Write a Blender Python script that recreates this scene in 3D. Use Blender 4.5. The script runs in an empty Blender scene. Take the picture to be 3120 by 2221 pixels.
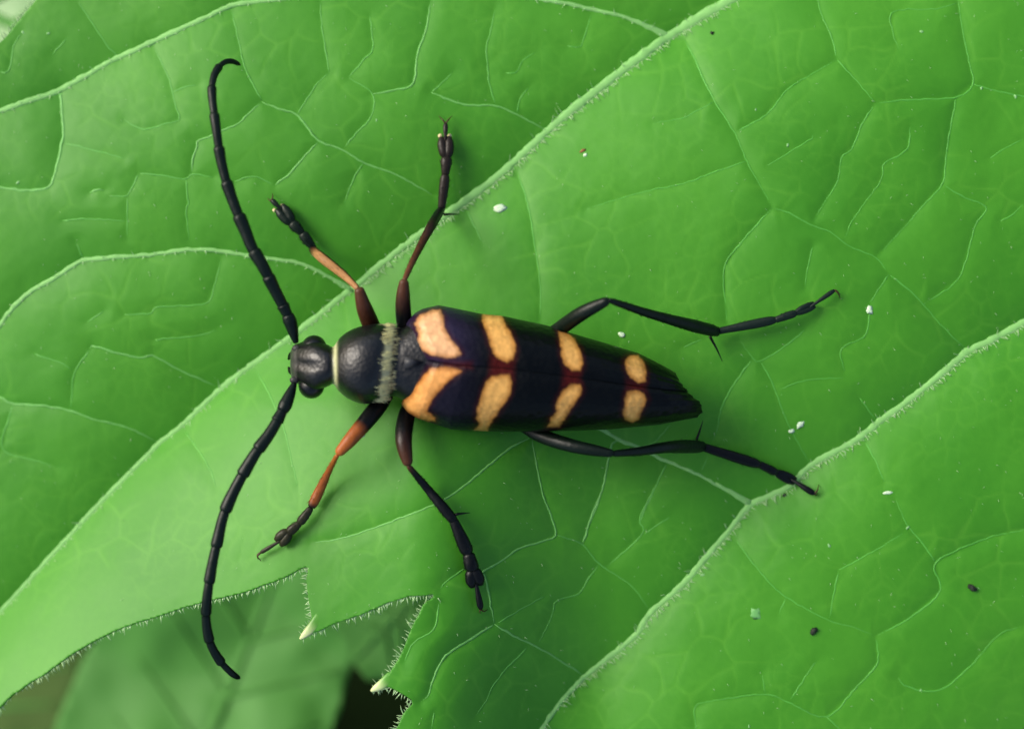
# A banded longhorn beetle on a hairy green leaf.  1 Blender unit = 1 cm (scale_length 0.01): the frame is 4 cm wide.
import bpy, math, random
import numpy as np

random.seed(7)
rng = np.random.default_rng(7)
sc = bpy.context.scene
sc.unit_settings.system = 'METRIC'
sc.unit_settings.scale_length = 0.01
col = sc.collection

# ------------------------------------------------------------------ camera, world, sun, exposure
W, HH = 3120.0, 2221.0
D = 6.5                       # camera height over the leaf plane (cm)
K = 4.0 / W                   # cm per photo pixel on the plane z = 0
cam_d = bpy.data.cameras.new('Camera')
cam = bpy.data.objects.new('Camera', cam_d)
col.objects.link(cam)
cam.location = (0, 0, D)
cam.rotation_euler = (0, 0, 0)
cam_d.sensor_width = 36
cam_d.lens = 36 * D / 4.0
cam_d.clip_start = 0.05
cam_d.clip_end = 20000
cam_d.dof.use_dof = True
cam_d.dof.focus_distance = D - 0.14
cam_d.dof.aperture_fstop = 0.30
sc.camera = cam

SUN_EL, SUN_AZ = math.radians(35), math.radians(155)   # azimuth of the sun, counter-clockwise from +x
sd = np.array([math.cos(SUN_EL) * math.cos(SUN_AZ), math.cos(SUN_EL) * math.sin(SUN_AZ), math.sin(SUN_EL)])
world = bpy.data.worlds.new('World')
sc.world = world
world.use_nodes = True
wn = world.node_tree
sky = wn.nodes.new('ShaderNodeTexSky')
sky.sky_type = 'NISHITA'
sky.sun_disc = False
sky.sun_elevation = SUN_EL
sky.sun_rotation = math.radians(90) - SUN_AZ
sky.dust_density = 4.0
sky.air_density = 1.0
wn.links.new(sky.outputs[0], wn.nodes['Background'].inputs[0])
wn.nodes['Background'].inputs[1].default_value = 0.10
sun_d = bpy.data.lights.new('Sun', 'SUN')
sun_d.energy = 1.5
sun_d.angle = math.radians(30)
sun_d.color = (1.0, 0.96, 0.88)
sun = bpy.data.objects.new('Sun', sun_d)
col.objects.link(sun)
sun.rotation_euler = (math.pi / 2 - SUN_EL, 0, SUN_AZ + math.pi / 2)
sun.location = (sd[0] * 20, sd[1] * 20, sd[2] * 20)

sc.view_settings.view_transform = 'Standard'
sc.view_settings.look = 'None'
sc.view_settings.exposure = 1.05
sc.view_settings.gamma = 1.0
sc.cycles.max_bounces = 5
sc.cycles.diffuse_bounces = 3
sc.cycles.glossy_bounces = 3
sc.cycles.transmission_bounces = 2
sc.cycles.caustics_reflective = False


def P(px, py, z):
    """photo pixel + height over the leaf plane -> world position (numpy-friendly)"""
    s = K * (D - np.asarray(z, float)) / D
    return np.stack([(np.asarray(px, float) - W / 2) * s, (HH / 2 - np.asarray(py, float)) * s, np.asarray(z, float) + 0 * s], -1)


# ------------------------------------------------------------------ materials
def mat_new(name):
    m = bpy.data.materials.new(name)
    m.use_nodes = True
    nt = m.node_tree
    return m, nt, nt.nodes['Principled BSDF']


def N(nt, t, **kw):
    n = nt.nodes.new(t)
    for k, v in kw.items():
        if hasattr(n, k):
            setattr(n, k, v)
        else:
            n.inputs[k].default_value = v
    return n


def leaf_material(name, dark, light, rough=0.52, scale=1.0, spec=0.45):
    m, nt, b = mat_new(name)
    L = nt.links
    tc = N(nt, 'ShaderNodeTexCoord')
    n1 = N(nt, 'ShaderNodeTexNoise', Scale=1.3 * scale, Detail=3.0)
    n2 = N(nt, 'ShaderNodeTexNoise', Scale=34.0 * scale, Detail=5.0, Roughness=0.7)
    for n in (n1, n2):
        L.new(tc.outputs['Object'], n.inputs['Vector'])
    # fine net of veinlets: stored on the blade mesh
    fade = N(nt, 'ShaderNodeAttribute', attribute_name='Net')
    mix = N(nt, 'ShaderNodeMix', data_type='RGBA')
    mix.inputs[6].default_value = (*dark, 1)
    mix.inputs[7].default_value = (*light, 1)
    add = N(nt, 'ShaderNodeMath', operation='MULTIPLY_ADD')
    L.new(n2.outputs['Fac'], add.inputs[0])
    add.inputs[1].default_value = 0.35
    L.new(n1.outputs['Fac'], add.inputs[2])
    rm = N(nt, 'ShaderNodeMapRange')
    rm.inputs['From Min'].default_value = 0.42
    rm.inputs['From Max'].default_value = 0.95
    L.new(add.outputs[0], rm.inputs['Value'])
    L.new(rm.outputs[0], mix.inputs[0])
    mix2 = N(nt, 'ShaderNodeMix', data_type='RGBA')
    mf = N(nt, 'ShaderNodeMath', operation='MULTIPLY')
    L.new(fade.outputs['Fac'], mf.inputs[0])
    mf.inputs[1].default_value = 0.25
    L.new(mf.outputs[0], mix2.inputs[0])
    L.new(mix.outputs[2], mix2.inputs[6])
    mix2.inputs[7].default_value = (min(1, light[0] * 1.9), min(1, light[1] * 1.35), min(1, light[2] * 2.2), 1)
    L.new(mix2.outputs[2], b.inputs['Base Color'])
    b.inputs['Roughness'].default_value = rough
    b.inputs['Specular IOR Level'].default_value = spec
    b2 = N(nt, 'ShaderNodeBump', Strength=0.16, Distance=0.006)
    L.new(add.outputs[0], b2.inputs['Height'])
    L.new(b2.outputs[0], b.inputs['Normal'])
    # a leaf lets part of the light through
    tr = N(nt, 'ShaderNodeBsdfTranslucent')
    tr.inputs['Color'].default_value = (light[0] * 1.6, light[1] * 1.5, light[2], 1)
    ms = N(nt, 'ShaderNodeMixShader')
    ms.inputs[0].default_value = 0.14
    L.new(b.outputs[0], ms.inputs[1])
    L.new(tr.outputs[0], ms.inputs[2])
    L.new(ms.outputs[0], nt.nodes['Material Output'].inputs['Surface'])
    return m


def plain(name, c, rough=0.5, spec=0.5, noise=0.25, nscale=20.0, bump=0.0):
    m, nt, b = mat_new(name)
    L = nt.links
    tc = N(nt, 'ShaderNodeTexCoord')
    n = N(nt, 'ShaderNodeTexNoise', Scale=nscale, Detail=3.0)
    L.new(tc.outputs['Object'], n.inputs['Vector'])
    mix = N(nt, 'ShaderNodeMix', data_type='RGBA')
    mix.inputs[6].default_value = (*[x * (1 - noise) for x in c], 1)
    mix.inputs[7].default_value = (*[min(1, x * (1 + noise)) for x in c], 1)
    L.new(n.outputs['Fac'], mix.inputs[0])
    L.new(mix.outputs[2], b.inputs['Base Color'])
    b.inputs['Roughness'].default_value = rough
    b.inputs['Specular IOR Level'].default_value = spec
    if bump:
        bp = N(nt, 'ShaderNodeBump', Strength=bump, Distance=0.01)
        L.new(n.outputs['Fac'], bp.inputs['Height'])
        L.new(bp.outputs[0], b.inputs['Normal'])
    return m


def chitin(name, rough=0.33, bump=0.25, nscale=60.0, dist=0.004, coat=0.0, spec=0.4):
    m, nt, b = mat_new(name)
    L = nt.links
    at = N(nt, 'ShaderNodeAttribute', attribute_name='Col')
    tc = N(nt, 'ShaderNodeTexCoord')
    n = N(nt, 'ShaderNodeTexNoise', Scale=nscale * 0.4, Detail=4.0)
    L.new(tc.outputs['Object'], n.inputs['Vector'])
    v = N(nt, 'ShaderNodeTexVoronoi', feature='F1', Scale=nscale)
    L.new(tc.outputs['Object'], v.inputs['Vector'])
    mr = N(nt, 'ShaderNodeMapRange')
    mr.inputs['To Min'].default_value = 0.72
    mr.inputs['To Max'].default_value = 1.25
    L.new(n.outputs['Fac'], mr.inputs['Value'])
    mx = N(nt, 'ShaderNodeVectorMath', operation='SCALE')
    L.new(at.outputs['Color'], mx.inputs[0])
    L.new(mr.outputs[0], mx.inputs['Scale'])
    L.new(mx.outputs[0], b.inputs['Base Color'])
    rr = N(nt, 'ShaderNodeMapRange')
    rr.inputs['To Min'].default_value = rough - 0.08
    rr.inputs['To Max'].default_value = rough + 0.12
    L.new(n.outputs['Fac'], rr.inputs['Value'])
    L.new(rr.outputs[0], b.inputs['Roughness'])
    b.inputs['Coat Weight'].default_value = coat
    b.inputs['Specular IOR Level'].default_value = spec
    bp = N(nt, 'ShaderNodeBump', Strength=bump, Distance=dist)
    L.new(v.outputs['Distance'], bp.inputs['Height'])
    L.new(bp.outputs[0], b.inputs['Normal'])
    return m


M_LEAF = leaf_material('leaf_green', (0.036, 0.215, 0.007), (0.066, 0.292, 0.014), spec=0.36)
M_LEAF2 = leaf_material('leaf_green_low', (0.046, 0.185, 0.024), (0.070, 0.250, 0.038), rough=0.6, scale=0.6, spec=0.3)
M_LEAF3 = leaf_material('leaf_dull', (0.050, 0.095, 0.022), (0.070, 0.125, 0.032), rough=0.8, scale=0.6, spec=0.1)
M_LEAF4 = leaf_material('leaf_pale', (0.14, 0.30, 0.10), (0.19, 0.36, 0.14), scale=0.6)
M_VEIN = plain('vein_main', (0.19, 0.44, 0.12), 0.6, 0.25, 0.16, 30, 0.2)
M_VEIN2 = plain('vein_thin', (0.120, 0.365, 0.072), 0.5, 0.4, 0.22, 14, 0.0)
M_VEIN3 = plain('veinlet', (0.084, 0.325, 0.044), 0.5, 0.4, 0.25, 10, 0.0)
M_VEIN4 = plain('veinlet_sunken', (0.072, 0.312, 0.036), 0.5, 0.4, 0.25, 10, 0.0)
M_HAIR = plain('leaf_hair', (0.36, 0.56, 0.27), 0.5, 0.5, 0.2, 10)
M_CALLUS = plain('tooth_tip', (0.62, 0.72, 0.36), 0.35, 0.5, 0.15, 20)
M_CHITIN = chitin('chitin', 0.38, 0.25, 55.0, 0.003, 0.0, 0.22)
M_PRON = chitin('chitin_pronotum', 0.36, 0.32, 72.0, 0.004, 0.0, 0.50)
M_ELY = chitin('chitin_wing_cover', 0.33, 0.50, 44.0, 0.004, 0.0, 0.15)
M_EYE = plain('eye', (0.002, 0.003, 0.004), 0.34, 0.4, 0.2, 20)
M_GOLD = plain('golden_hair', (0.80, 0.75, 0.37), 0.5, 0.4, 0.3, 30)
M_PAD = plain('tarsal_pad', (0.62, 0.52, 0.28), 0.6, 0.3, 0.2, 40)
M_WHITE = plain('white_fleck', (0.50, 0.66, 0.44), 0.5, 0.4, 0.15, 40)
M_FAINT = plain('pale_fleck', (0.20, 0.44, 0.15), 0.5, 0.4, 0.15, 40)
M_SCALE = plain('faint_scale', (0.125, 0.365, 0.095), 0.5, 0.4, 0.2, 50)
M_FRASS = plain('dark_grain', (0.012, 0.02, 0.010), 0.7, 0.3, 0.3, 60, 0.4)
M_BROWN = plain('brown_grain', (0.22, 0.10, 0.03), 0.6, 0.3, 0.3, 60, 0.3)
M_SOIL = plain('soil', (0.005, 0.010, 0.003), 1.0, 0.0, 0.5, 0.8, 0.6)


# ------------------------------------------------------------------ object helpers
def tag(o, label=None, cat=None, group=None, kind=None):
    for k, v in (('label', label), ('category', cat), ('group', group), ('kind', kind)):
        if v:
            o[k] = v
    return o


def empty(name, loc):
    o = bpy.data.objects.new(name, None)
    o.empty_display_size = 0.2
    o.location = loc
    col.objects.link(o)
    return o


def mesh_obj(name, verts, faces, mat, parent=None, colors=None, smooth=True):
    verts = np.asarray(verts, np.float64)
    if parent is not None:          # parents sit unrotated: store the parts relative to them
        verts = verts - np.array(world_loc(parent))
    me = bpy.data.meshes.new(name)
    if isinstance(faces, np.ndarray) and faces.ndim == 2:
        nv, nf, k = len(verts), len(faces), faces.shape[1]
        me.vertices.add(nv)
        me.vertices.foreach_set('co', verts.astype(np.float32).ravel())
        me.loops.add(nf * k)
        me.loops.foreach_set('vertex_index', faces.astype(np.int32).ravel())
        me.polygons.add(nf)
        me.polygons.foreach_set('loop_start', (np.arange(nf) * k).astype(np.int32))
        me.update(calc_edges=True)
    else:
        me.from_pydata([tuple(v) for v in verts], [], [tuple(f) for f in faces])
    me.validate()
    if smooth:
        me.polygons.foreach_set('use_smooth', np.ones(len(me.polygons), bool))
    if colors is not None:
        a = me.color_attributes.new('Col', 'FLOAT_COLOR', 'POINT')
        c = np.ones((len(verts), 4), np.float32)
        c[:, :3] = colors
        a.data.foreach_set('color', c.ravel())
    me.materials.append(mat)
    o = bpy.data.objects.new(name, me)
    col.objects.link(o)
    if parent is not None:
        o.parent = parent
    return o


def world_loc(o):
    p = np.zeros(3)
    while o is not None:
        p = p + np.array(o.location)
        o = o.parent
    return p


def resample(pts, n, smooth=True):
    """Catmull-Rom through pts, n samples evenly along the length"""
    p = np.asarray(pts, float)
    if len(p) == 2 or not smooth:
        q = p
    else:
        e = np.vstack([2 * p[0] - p[1], p, 2 * p[-1] - p[-2]])
        out = []
        for i in range(len(p) - 1):
            a, b, c, d = e[i], e[i + 1], e[i + 2], e[i + 3]
            for t in np.linspace(0, 1, 12, endpoint=False):
                out.append(0.5 * (2 * b + (c - a) * t + (2 * a - 5 * b + 4 * c - d) * t * t + (3 * b - a - 3 * c + d) * t ** 3))
        out.append(p[-1])
        q = np.array(out)
    s = np.r_[0, np.cumsum(np.linalg.norm(np.diff(q[:, :min(3, q.shape[1])], axis=0), axis=1))]
    t = np.linspace(0, s[-1], n)
    return np.stack([np.interp(t, s, q[:, k]) for k in range(q.shape[1])], -1)


def tube(path, radii, sides=12, flat=1.0, up=(0, 0, 1), cap=True):
    """ring loft along world-space path; flat scales the thickness along 'up'"""
    path = np.asarray(path, float)
    n = len(path)
    radii = np.broadcast_to(np.asarray(radii, float), (n,))
    tan = np.gradient(path, axis=0)
    tan /= np.linalg.norm(tan, axis=1)[:, None] + 1e-12
    up = np.asarray(up, float)
    side = np.cross(up, tan)
    ln = np.linalg.norm(side, axis=1)[:, None]
    side = np.where(ln > 1e-3, side / (ln + 1e-12), np.array([1.0, 0, 0]))
    nrm = np.cross(tan, side)
    a = np.linspace(0, 2 * np.pi, sides, endpoint=False)
    v = (path[:, None] + radii[:, None, None] * (np.cos(a)[None, :, None] * side[:, None] + flat * np.sin(a)[None, :, None] * nrm[:, None])).reshape(-1, 3)
    f = []
    for i in range(n - 1):
        for j in range(sides):
            k = (j + 1) % sides
            f.append((i * sides + j, i * sides + k, (i + 1) * sides + k, (i + 1) * sides + j))
    if cap:
        f.append(tuple(range(sides - 1, -1, -1)))
        f.append(tuple((n - 1) * sides + j for j in range(sides)))
    return v, f


def merge(parts):
    vs, fs, cs, o = [], [], [], 0
    for it in parts:
        v, f = it[0], it[1]
        vs.append(np.asarray(v))
        fs += [tuple(i + o for i in g) for g in f]
        o += len(v)
        if len(it) > 2:
            cs.append(np.broadcast_to(np.asarray(it[2], float), (len(v), 3)))
    return np.vstack(vs), fs, (np.vstack(cs) if cs else None)


def ellipsoid(c, r, nu=14, nv=10):
    v, f = [], []
    for i in range(nv + 1):
        th = math.pi * i / nv
        for j in range(nu):
            ph = 2 * math.pi * j / nu
            v.append((c[0] + r[0] * math.sin(th) * math.cos(ph), c[1] + r[1] * math.sin(th) * math.sin(ph), c[2] + r[2] * math.cos(th)))
    for i in range(nv):
        for j in range(nu):
            k = (j + 1) % nu
            f.append((i * nu + j, i * nu + nu + j, i * nu + nu + k, i * nu + k))
    return np.array(v), f


# ------------------------------------------------------------------ veins read from the photograph (crop origin, scale, polylines)
def crop(ox, oy, s, pl):
    return [(ox + x / s, oy + y / s) for x, y in pl]


VA = [(2700, -300), (2450, -140), (2230, 0), (2080, 85), (1900, 215), (1700, 372), (1520, 535), (1360, 655), (1200, 775), (1040, 906), (910, 1010), (775, 1107), (675, 1184), (556, 1296), (492, 1346), (388, 1450), (280, 1560), (170, 1680), (60, 1800), (-60, 1930), (-220, 2090)]
VB = [(3900, 640), (3500, 800), (3300, 890), (3120, 982), (3014, 1040), (2946, 1073), (2855, 1150), (2764, 1223), (2695, 1273), (2604, 1342), (2467, 1419), (2405, 1482), (2290, 1535), (2217, 1621), (2126, 1726), (2080, 1780), (1980, 1868), (1930, 1940), (1780, 2060), (1702, 2142), (1647, 2221), (1560, 2340), (1460, 2480)]
VC = crop(0, 0, 2.194, [(-300, 850), (0, 745), (200, 675), (390, 610), (560, 515), (700, 435), (800, 385), (1040, 275), (1280, 165), (1550, 40), (1700, 15), (1900, -10)]) + [(1100, -40), (1350, -42), (1600, -8), (1720, 10), (1815, 32), (1888, 48), (1952, 73), (2040, 112)]
VD = crop(0, 740, 2.194, [(-150, 760), (0, 550), (80, 440), (200, 330), (380, 225), (480, 160), (560, 118), (800, 95), (1000, 80), (1280, 45), (1500, 60), (1800, 105), (1960, 125), (2100, 175), (2290, 275)]) + [(1075, 885)]
VE = crop(0, 0, 2.194, [(405, 615), (415, 760), (425, 880), (400, 1040), (360, 1180), (320, 1255), (190, 1275), (0, 1255), (-200, 1240)])
VK = crop(1550, 800, 2.03, [(300, 860), (450, 960), (590, 1040), (690, 1100), (800, 1140), (960, 1220), (1190, 1320), (1480, 1485)])
MAIN = [('vein', VA, 9, 17, M_VEIN, 0.105, 230), ('vein', VB, 8, 14, M_VEIN, 0.085, 165), ('vein', VC, 6, 9, M_VEIN, 0.050, 150),
        ('vein', VD, 6, 8, M_VEIN, 0.045, 140), ('vein', VE, 4, 6, M_VEIN2, 0.020, 80), ('vein', VK, 5, 7, M_VEIN, 0.030, 90)]
SEC = []   # (polyline, strength 0..1)


def sec(o, s, *pls):
    for p in pls:
        st = 0.6
        if isinstance(p, tuple):
            p, st = p
        SEC.append((crop(o[0], o[1], s, p), st))


sec((0, 0), 2.194, [(800, 385), (720, 310), (660, 220), (600, 130), (520, 10)], [(440, 960), (650, 1010), (830, 1060)],
    ([(930, 1160), (1080, 1175), (1240, 1200), (1280, 1165), (1430, 1185)], .8), [(930, 1160), (880, 1260), (845, 1310), (720, 1310)],
    [(1240, 1200), (1260, 1350), (1245, 1410), (1265, 1600)], [(850, 1320), (850, 1480), (850, 1590)],
    ([(1280, 1160), (1290, 1060), (1320, 970), (1320, 940), (1400, 915), (1500, 870), (1590, 830), (1750, 680)], .9),
    [(1750, 680), (1690, 560), (1640, 460), (1600, 300), (1550, 80)],
    ([(1750, 680), (1860, 730), (1985, 770), (2060, 860), (2135, 945), (2282, 1000), (2432, 1090), (2650, 1170), (2900, 1310)], 1),
    [(1985, 770), (2050, 670), (2130, 550), (2200, 490)], ([(1840, 1240), (1870, 1210), (1940, 1160), (2050, 1030), (2135, 945)], .9),
    ([(1570, 1215), (1690, 1180), (1840, 1240)], .8), [(1150, 620), (1250, 580), (1330, 570)],
    [(830, 800), (900, 845), (980, 865), (1100, 830), (1200, 800), (1170, 700), (1140, 560), (1080, 420), (1030, 320)],
    [(420, 1475), (600, 1465), (850, 1480)], [(0, 480), (40, 490), (70, 440), (90, 310), (150, 220)], ([(350, 370), (450, 250)], .3),
    [(2200, 490), (2180, 350), (2150, 160), (2140, 0)], ([(600, 1290), (650, 1268), (700, 1275)], .9))
sec((1040, 0), 2.194, [(150, 1090), (80, 1200), (20, 1360)], [(20, 990), (110, 880), (200, 780), (208, 630), (50, 520)],
    ([(205, 630), (350, 605), (480, 560), (510, 350), (560, 230), (600, 0)], .9), [(600, 620), (660, 570), (750, 480)],
    ([(600, 620), (720, 670), (850, 705), (1030, 710), (1170, 765), (1290, 830), (1390, 880)], .9),
    [(1170, 765), (1200, 650), (1260, 580)], [(1030, 700), (990, 560), (970, 330), (1000, 200), (1030, 50)],
    ([(1100, 490), (1170, 485), (1220, 400), (1300, 350)], .4), ([(1510, 310), (1590, 320), (1620, 260), (1670, 100)], .5),
    ([(1180, 1160), (1230, 1300), (1270, 1480), (1290, 1624), (1330, 1900), (1330, 2150)], .8), ([(840, 1410), (900, 1530), (940, 1624)], .5),
    [(50, 520), (150, 400), (210, 320), (190, 100)])
sec((2080, 0), 2.194, ([(20, 270), (100, 440), (210, 670), (350, 890), (430, 1080), (520, 1240), (600, 1390)], 1),
    ([(600, 1390), (500, 1500), (390, 1624), (280, 1784), (285, 2024), (300, 2174)], 1), ([(600, 1390), (720, 1430), (850, 1500), (1000, 1560), (1110, 1644), (1290, 1724), (1380, 1834)], .9),
    ([(210, 680), (80, 750), (0, 790), (-200, 830)], .6), ([(430, 1080), (220, 1150), (0, 1230), (-250, 1280), (-650, 1400)], .7),
    ([(350, 890), (560, 770), (700, 600), (880, 490), (1030, 400)], .9), ([(1030, 400), (1000, 260), (930, 100), (880, -100)], .8),
    [(1030, 400), (1160, 540), (1290, 690)], ([(1290, 690), (1200, 830), (1130, 1000), (1060, 1050), (1040, 1200), (950, 1350), (870, 1490)], .9),
    ([(1290, 690), (1500, 670), (1830, 650), (1940, 560), (1910, 400), (1870, 200), (1840, 0), (1800, -200)], 1),
    ([(1830, 650), (1800, 800), (1760, 1050), (1735, 1230), (1600, 1380), (1500, 1500), (1290, 1724)], 1),
    ([(1940, 560), (2050, 600), (2282, 650), (2600, 720)], .9), ([(1735, 1230), (1860, 1310), (2030, 1390), (1950, 1520), (1850, 1854), (1600, 2044)], .7),
    ([(2050, 1060), (2160, 990), (2282, 930)], .5), ([(870, 900), (860, 930), (700, 1030), (560, 1110)], .4),
    ([(1520, 850), (1500, 1000), (1340, 1100), (1330, 1200), (1150, 1450), (1080, 1600)], .5), ([(2120, 1480), (2200, 1440), (2282, 1360)], .5),
    ([(1840, 20), (1700, 60), (1410, 80), (1400, 200), (1440, 330)], .5))
sec((0, 740), 2.194, ([(830, 480), (1010, 470), (1040, 430), (1200, 420), (1390, 400), (1440, 260), (1480, 110)], .6), ([(580, 530), (700, 450)], .5),
    ([(600, 710), (620, 690), (800, 740), (950, 770), (1020, 750), (1200, 850), (1450, 960)], .9), ([(600, 710), (500, 860), (480, 1000), (470, 1110)], .7),
    ([(-200, 960), (0, 1030), (90, 1075), (250, 1085), (450, 1115), (650, 1185), (830, 1225), (1060, 1335)], 1.3),
    ([(90, 1080), (50, 1200), (20, 1380), (260, 1460), (380, 1500)], .7), ([(1030, 650), (1180, 635), (1330, 620), (1450, 580)], .6),
    ([(560, 110), (510, 0)], .5), ([(230, 740), (400, 800), (480, 850)], .4),
    ([(1710, 850), (1800, 1010), (1900, 1250), (1960, 1500), (1990, 1624)], .5), ([(1240, 1260), (1400, 1500), (1440, 1624)], .45))
sec((2080, 740), 2.194, ([(870, 20), (830, 200), (820, 300)], .7), ([(1380, 210), (1250, 400)], .7),
    ([(1380, 210), (1550, 350), (1720, 540), (1890, 710)], .9), ([(1250, 450), (1220, 620), (1060, 710), (1085, 860)], .6),
    ([(820, 580), (700, 680), (520, 790), (470, 770), (380, 650)], .8), ([(470, 770), (340, 950), (260, 1100), (230, 1250), (190, 1350)], .9),
    ([(520, 790), (600, 940), (680, 1150), (750, 1300), (860, 1490)], .8), ([(650, 980), (820, 920), (1080, 900)], .4),
    ([(1180, 1030), (1295, 1190)], .6), ([(0, 700), (150, 640)], .6), ([(1220, 1330), (1300, 1480), (1350, 1600)], .5))
sec((1040, 1480), 2.191, ([(1020, 920), (960, 610), (940, 580), (1080, 490), (1190, 415), (1340, 370), (1430, 325), (1380, 150), (1330, 0), (1268, -330)], 1),
    ([(1430, 325), (1610, 390), (1720, 520), (1930, 660), (2060, 830)], .6), ([(1610, 390), (1670, 200), (1740, 30)], .9),
    ([(1720, 520), (1650, 620), (1580, 720), (1430, 770), (1400, 880), (1310, 1060)], .7),
    ([(1020, 920), (880, 1010), (720, 1110), (650, 1200), (610, 1300), (580, 1400), (530, 1440)], 1.5),
    ([(1020, 920), (1150, 1000), (1300, 1070), (1500, 1190), (1620, 1265)], .9), ([(1050, 910), (1200, 820), (1360, 735)], .6),
    ([(1240, 1075), (1100, 1220), (1020, 1320), (960, 1440), (900, 1530)], .8), ([(840, 540), (700, 640), (660, 690)], .8),
    ([(650, 780), (620, 950), (480, 1050), (420, 1180)], .7), ([(2100, 0), (1990, 220), (2010, 320), (1770, 540)], .8),
    ([(1268, -330), (1110, -240), (820, 0), (690, 90), (560, 150), (280, 260), (0, 350), (-200, 380)], 1.1), ([(2020, 320), (2200, 200)], .6), ([(620, 1500), (600, 1624)], .5))
sec((2080, 1480), 2.191, ([(360, 370), (540, 600), (690, 740), (960, 890), (1130, 940), (1290, 1000)], .7),
    ([(1290, 1000), (1500, 890), (1720, 700), (1690, 510), (2030, 350), (2279, 290), (2500, 200)], 1), ([(1690, 510), (1590, 370), (1500, 260), (1420, 90)], .6),
    ([(1290, 1000), (1300, 1180), (1160, 1340), (960, 1540), (700, 1440), (550, 1390), (150, 1440), (80, 1480), (90, 1624), (120, 1850)], .9),
    ([(1040, 560), (1250, 450), (1480, 310)], .5), ([(1040, 570), (1010, 700), (980, 880)], .4), ([(960, 1540), (1050, 1624), (1200, 1800)], .7),
    ([(1440, 1280), (1500, 1340), (1720, 1360), (1940, 1180), (2100, 1000), (2279, 930)], .7), ([(550, 1390), (530, 1260)], .5),
    ([(720, 1420), (870, 1200), (900, 1170)], .5), ([(690, 740), (640, 860)], .4))
sec((1550, 800), 2.03, ([(690, 1100), (640, 1120), (610, 1260), (580, 1400), (500, 1624)], .9), ([(980, 1240), (920, 1360), (800, 1624)], .8),
    ([(1230, 1200), (1190, 1300)], .6), ([(1000, 1000), (900, 1110), (800, 1140)], .8))

OUTLINE = [(-260, 2380), (-90, 2230), (0, 2155), (39, 2112), (131, 2056), (217, 1994), (296, 1944), (368, 1915), (460, 1882), (559, 1849), (625, 1833), (736, 1806), (809, 1780), (874, 1754), (943, 1718),
           (935, 1760), (941, 1826), (950, 1879), (944, 1903), (918, 1938), (973, 1920), (1026, 1898), (1105, 1869), (1183, 1836), (1249, 1816), (1295, 1814), (1338, 1808),
           (1289, 1845), (1252, 1918), (1216, 2004), (1183, 2056), (1135, 2099), (1183, 2090), (1216, 2109), (1262, 2138), (1229, 2175), (1210, 2214), (1195, 2290), (1215, 2390), (1120, 2470),
           (1200, 2520), (1420, 2640), (1900, 2760), (2050, 2900), (2600, 3050), (3300, 3150), (4000, 2900), (4500, 2300), (4700, 1500), (4550, 600), (4200, -200), (3500, -700), (2700, -900),
           (1900, -800), (1300, -620), (800, -420), (420, -330), (250, -170), (110, 0), (58, 66), (0, 132), (-120, 250), (-230, 480), (-320, 800), (-420, 1200), (-470, 1600), (-430, 2000)]


def seg_dist(X, Y, pl):
    """distance of points to a polyline, and the side sign of its nearest segment"""
    best = np.full(X.shape, 1e9)
    sgn = np.zeros(X.shape)
    for (ax, ay), (bx, by) in zip(pl[:-1], pl[1:]):
        dx, dy = bx - ax, by - ay
        t = np.clip(((X - ax) * dx + (Y - ay) * dy) / (dx * dx + dy * dy + 1e-9), 0, 1)
        d = np.hypot(X - ax - t * dx, Y - ay - t * dy)
        m = d < best
        best = np.where(m, d, best)
        sgn = np.where(m, np.sign(dx * (Y - ay) - dy * (X - ax)), sgn)
    return best, sgn


def inside(X, Y, poly):
    r = np.zeros(X.shape, bool)
    n = len(poly)
    for i in range(n):
        ax, ay = poly[i]
        bx, by = poly[(i + 1) % n]
        if ay == by:
            continue
        c = ((ay > Y) != (by > Y)) & (X < (bx - ax) * (Y - ay) / (by - ay) + ax)
        r ^= c
    return r


def vnoise(X, Y, f, seed):
    """smooth value noise, range -1..1"""
    g = np.random.default_rng(seed).uniform(-1, 1, (64, 64))
    x, y = X * f, Y * f
    xi, yi = np.floor(x).astype(int), np.floor(y).astype(int)
    tx, ty = x - xi, y - yi
    tx, ty = tx * tx * (3 - 2 * tx), ty * ty * (3 - 2 * ty)
    a, b = g[yi % 64, xi % 64], g[yi % 64, (xi + 1) % 64]
    c, d = g[(yi + 1) % 64, xi % 64], g[(yi + 1) % 64, (xi + 1) % 64]
    return (a * (1 - tx) + b * tx) * (1 - ty) + (c * (1 - tx) + d * tx) * ty


BASE = np.array([(1600, 1100, 0), (600, 500, -.02), (0, 0, -.14), (0, 900, -.06), (1500, 0, -.06), (2300, 300, .04), (3120, 0, 0), (3120, 1000, 0), (2600, 1400, .02),
                 (3120, 2221, -.10), (2200, 2100, -.03), (1400, 1800, -.10), (1300, 2221, -.22), (1000, 1850, -.19), (500, 1750, -.15), (0, 2050, -.18), (1100, 1500, -.08), (1450, 1450, 0.0), (1800, 1500, -.04), (2080, 1620, -.06), (4500, 1200, -.5), (3500, 3000, -.6), (2500, -900, -.4), (-500, 1300, -.4)], float)


def smooth01(x):
    x = np.clip(x, 0, 1)
    return x * x * (3 - 2 * x)


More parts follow.
